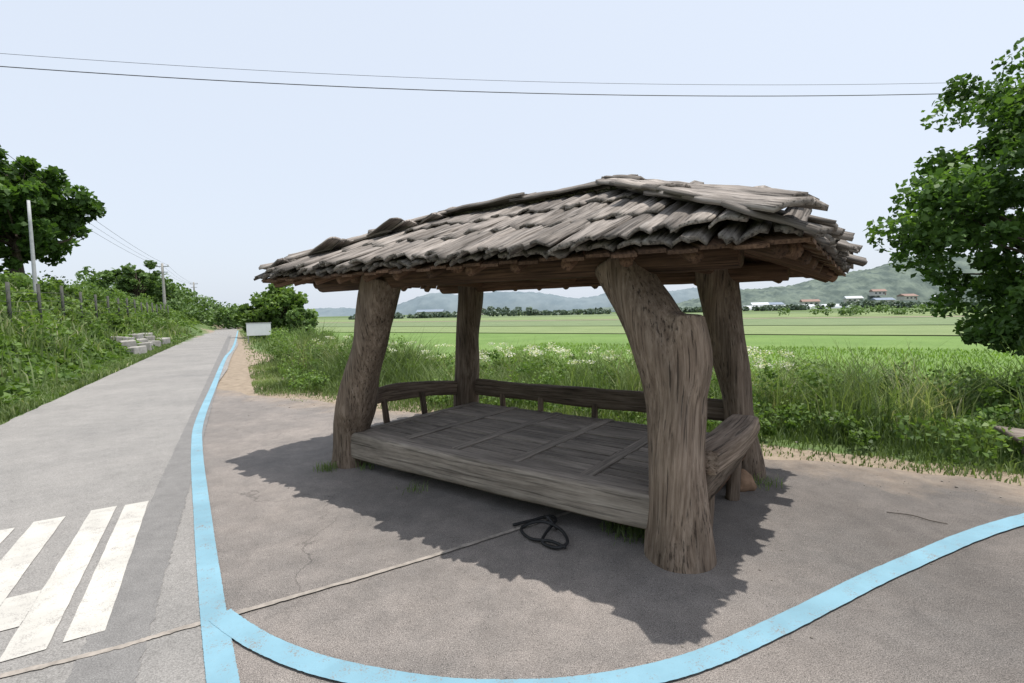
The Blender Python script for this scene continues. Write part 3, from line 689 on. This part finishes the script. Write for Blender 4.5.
def box(name, c, sz, mat, parent):
    m = bpy.data.meshes.new(name); x, y, z = [v/2 for v in sz]
    V = [(c[0]+a*x, c[1]+b*y, c[2]+d*z) for a in (-1, 1) for b in (-1, 1) for d in (-1, 1)]
    m.from_pydata(V, [], [(0, 1, 3, 2), (4, 6, 7, 5), (0, 4, 5, 1), (2, 3, 7, 6), (0, 2, 6, 4), (1, 5, 7, 3)]); m.materials.append(mat)
    return link(bpy.data.objects.new(name, m), parent)
def house(x, y, z, w_, d_, h, rz, mr):
    e = empty('farm_house', (x, y, z), rz); box('walls', (0, 0, h/2), (w_, d_, h), M_wall, e)
    V = [(-w_*.55, -d_*.6, h-.1), (w_*.55, -d_*.6, h-.1), (w_*.55, d_*.6, h-.1), (-w_*.55, d_*.6, h-.1), (-w_*.55, 0, h*1.5), (w_*.55, 0, h*1.5)]
    m = bpy.data.meshes.new('roof'); m.from_pydata(V, [], [(0, 1, 5, 4), (2, 3, 4, 5), (0, 4, 3), (1, 2, 5), (0, 3, 2, 1)]); m.materials.append(mr); link(bpy.data.objects.new('roof', m), e)
    for k in (-.3, 0, .3): box('window', (w_*k, -d_/2-.03, h*.55), (w_*.14, .08, h*.35), M_glass, e)
    box('door', (w_*.42, -d_/2-.03, h*.35), (w_*.08, .08, h*.68), M_roofr, e)
for i, (x, y, z, w_) in enumerate([(225, 420, 0, 18), (262, 425, 2, 13), (300, 425, 4, 12), (322, 420, 2, 15), (345, 422, 5, 12), (370, 415, 3, 15), (392, 428, 9, 12), (330, 436, 10, 10), (205, 400, 0, 12), (-70, 420, 0, 22), (-30, 430, 0, 12)]):
    house(x, y, z-.5, w_, 8, 3.8, random.uniform(-.3, .3), [M_roofb, M_roofr, M_film][i % 3])
for i in range(5):
    e = empty('greenhouse', (165+i*17, 330, -.5), random.uniform(-.05, .05)); V = []; F = []
    for j, xx in enumerate((-7, 7)):
        for k in range(9): a_ = math.pi*k/8; V.append((xx, math.cos(a_)*4, math.sin(a_)*3.0))
    F = [(k, k+1, k+10, k+9) for k in range(8)]+[tuple(range(9)), tuple(range(17, 8, -1))]
    m = bpy.data.meshes.new('film'); m.from_pydata(V, [], F); m.materials.append(M_film); link(bpy.data.objects.new('film', m), e)

# ------------------------------------------------------------------ poles, wires, fence, sign, concrete
M_conc = simple('concrete', (.24, .23, .215), (.40, .385, .36), 6, .9, .4, .01); M_steel = simple('galvanised_steel', (.32, .33, .34), (.45, .46, .47), 10, .5)
M_wire = simple('wire', (.05, .05, .055), (.09, .09, .1), 5, .5)
def pole(x, y, top, r_=.14, arm=True, name='utility_pole', mat=M_conc):
    z0 = float(height(np.array(x), np.array(y)))-.2; e = empty(name, (x, y, z0)); H = top-z0
    mb = MB(); tube(mb, [(0, 0, 0), (0, 0, H)], [r_*1.2, r_*.8], n=12, rings=6, nz=0, fz=0); mb.build('shaft', mat, e)
    if arm:
        box('crossarm', (0, 0, H-.35), (1.5, .09, .09), M_steel, e); box('lower_crossarm', (0, 0, H-1.0), (1.2, .08, .08), M_steel, e)
        mb = MB()
        for k in (-.65, 0, .65): tube(mb, [(k, 0, H-.3), (k, 0, H-.1)], [.05, .035], n=8, rings=4, nz=0, fz=0)
        mb.build('insulators', M_wall, e)
pole(-39.3, 55, 7.9); pole(-17.8, 18.2, 6.1, .06, False, 'lamp_post', M_steel); pole(-16.2, 12.2, 8.6); pole(28, 16.4, 9.4); pole(-60, 92, 8.5)
mb = MB()
for dz, r_, dy in ((0, .011, 0), (.36, .005, .1)):
    pts = [(x, 13.7+.0947*x+dy, 7.63+dz+.00185*(x-1.5)**2) for x in np.linspace(-16.2, 28, 15)]
    tube(mb, pts, [r_]*15, n=6, rings=60, nz=0, fz=0)
for k, r_ in ((-.6, .010), (.6, .010), (0, .008)):
    a = np.array((-16.2+k, 12.2, 8.5)); b = np.array((-39.3+k, 55, 7.7)); pts = [a+(b-a)*t-np.array((0, 0, 2.2*t*(1-t))) for t in np.linspace(0, 1, 9)]
    tube(mb, pts, [r_]*9, n=5, rings=40, nz=0, fz=0)
    c = np.array((-60+k, 92, 8.3)); pts = [b+(c-b)*t-np.array((0, 0, 2.2*t*(1-t))) for t in np.linspace(0, 1, 7)]
    tube(mb, pts, [r_]*7, n=5, rings=20, nz=0, fz=0)
mb.build('power_lines', M_wire)
fe = empty('wire_fence'); mb = MB(); pp = []
for i in range(17):
    b = P0+R*(7+i*2.6)-Nr*2.6; z = float(height(b[0], b[1])); pp.append((b[0], b[1], z)); tube(mb, [(b[0], b[1], z-.1), (b[0], b[1], z+1.45)], [.05, .05], n=6, rings=3, nz=0, fz=0)
for hgt in (.55, .85, 1.15):
    for a, b in zip(pp[:-1], pp[1:]): tube(mb, [(a[0], a[1], a[2]+hgt), (b[0], b[1], b[2]+hgt)], [.008, .008], n=4, rings=2, nz=0, fz=0)
mb.build('posts_and_wires', simple('dark_fence', (.05, .055, .05), (.1, .1, .09), 5), fe)
ce = empty('concrete_steps')
for i in range(10):
    t = 16+i*1.0; b = P0+R*t-Nr*(.65+.35*(i % 3)); z = -.02+.2*(i % 3)
    o = box('block', (0, 0, 0), (.95, .55, .42+.1*(i % 2)), M_conc, ce); o.location = (b[0], b[1], z+.24); o.rotation_euler = (random.uniform(-.1, .1), random.uniform(-.1, .1), math.atan2(R[1], R[0])+random.uniform(-.35, .35))
    bv = o.modifiers.new('b', 'BEVEL'); bv.width = .04; bv.segments = 2
C = []
for i in range(20):
    b = P0+R*rng.uniform(14, 27)-Nr*rng.uniform(.5, 1.7); C.append((b[0], b[1], max(0, float(height(b[0], b[1])))+rng.uniform(.1, .4)))
V, Q, r_ = clump_leaves(np.array(C), rng.uniform(.15, .3, len(C)), 60, .12); quads('creeper_on_blocks', V, Q, r_, M_vine)
se = empty('notice_board', (-15.7, 30, -.3), D2R(28)); box('panel', (0, 0, 1.15), (1.35, .05, .75), simple('white_panel', (.6, .62, .64), (.68, .7, .72), 2, .5), se)
box('frame_top', (0, 0, 1.545), (1.42, .07, .04), M_steel, se)
for k in (-.6, .6):
    mb = MB(); tube(mb, [(k, .06, 0), (k, .06, 1.55)], [.035, .035], n=8, rings=3, nz=0, fz=0); mb.build('leg', M_steel, se)
print('done')
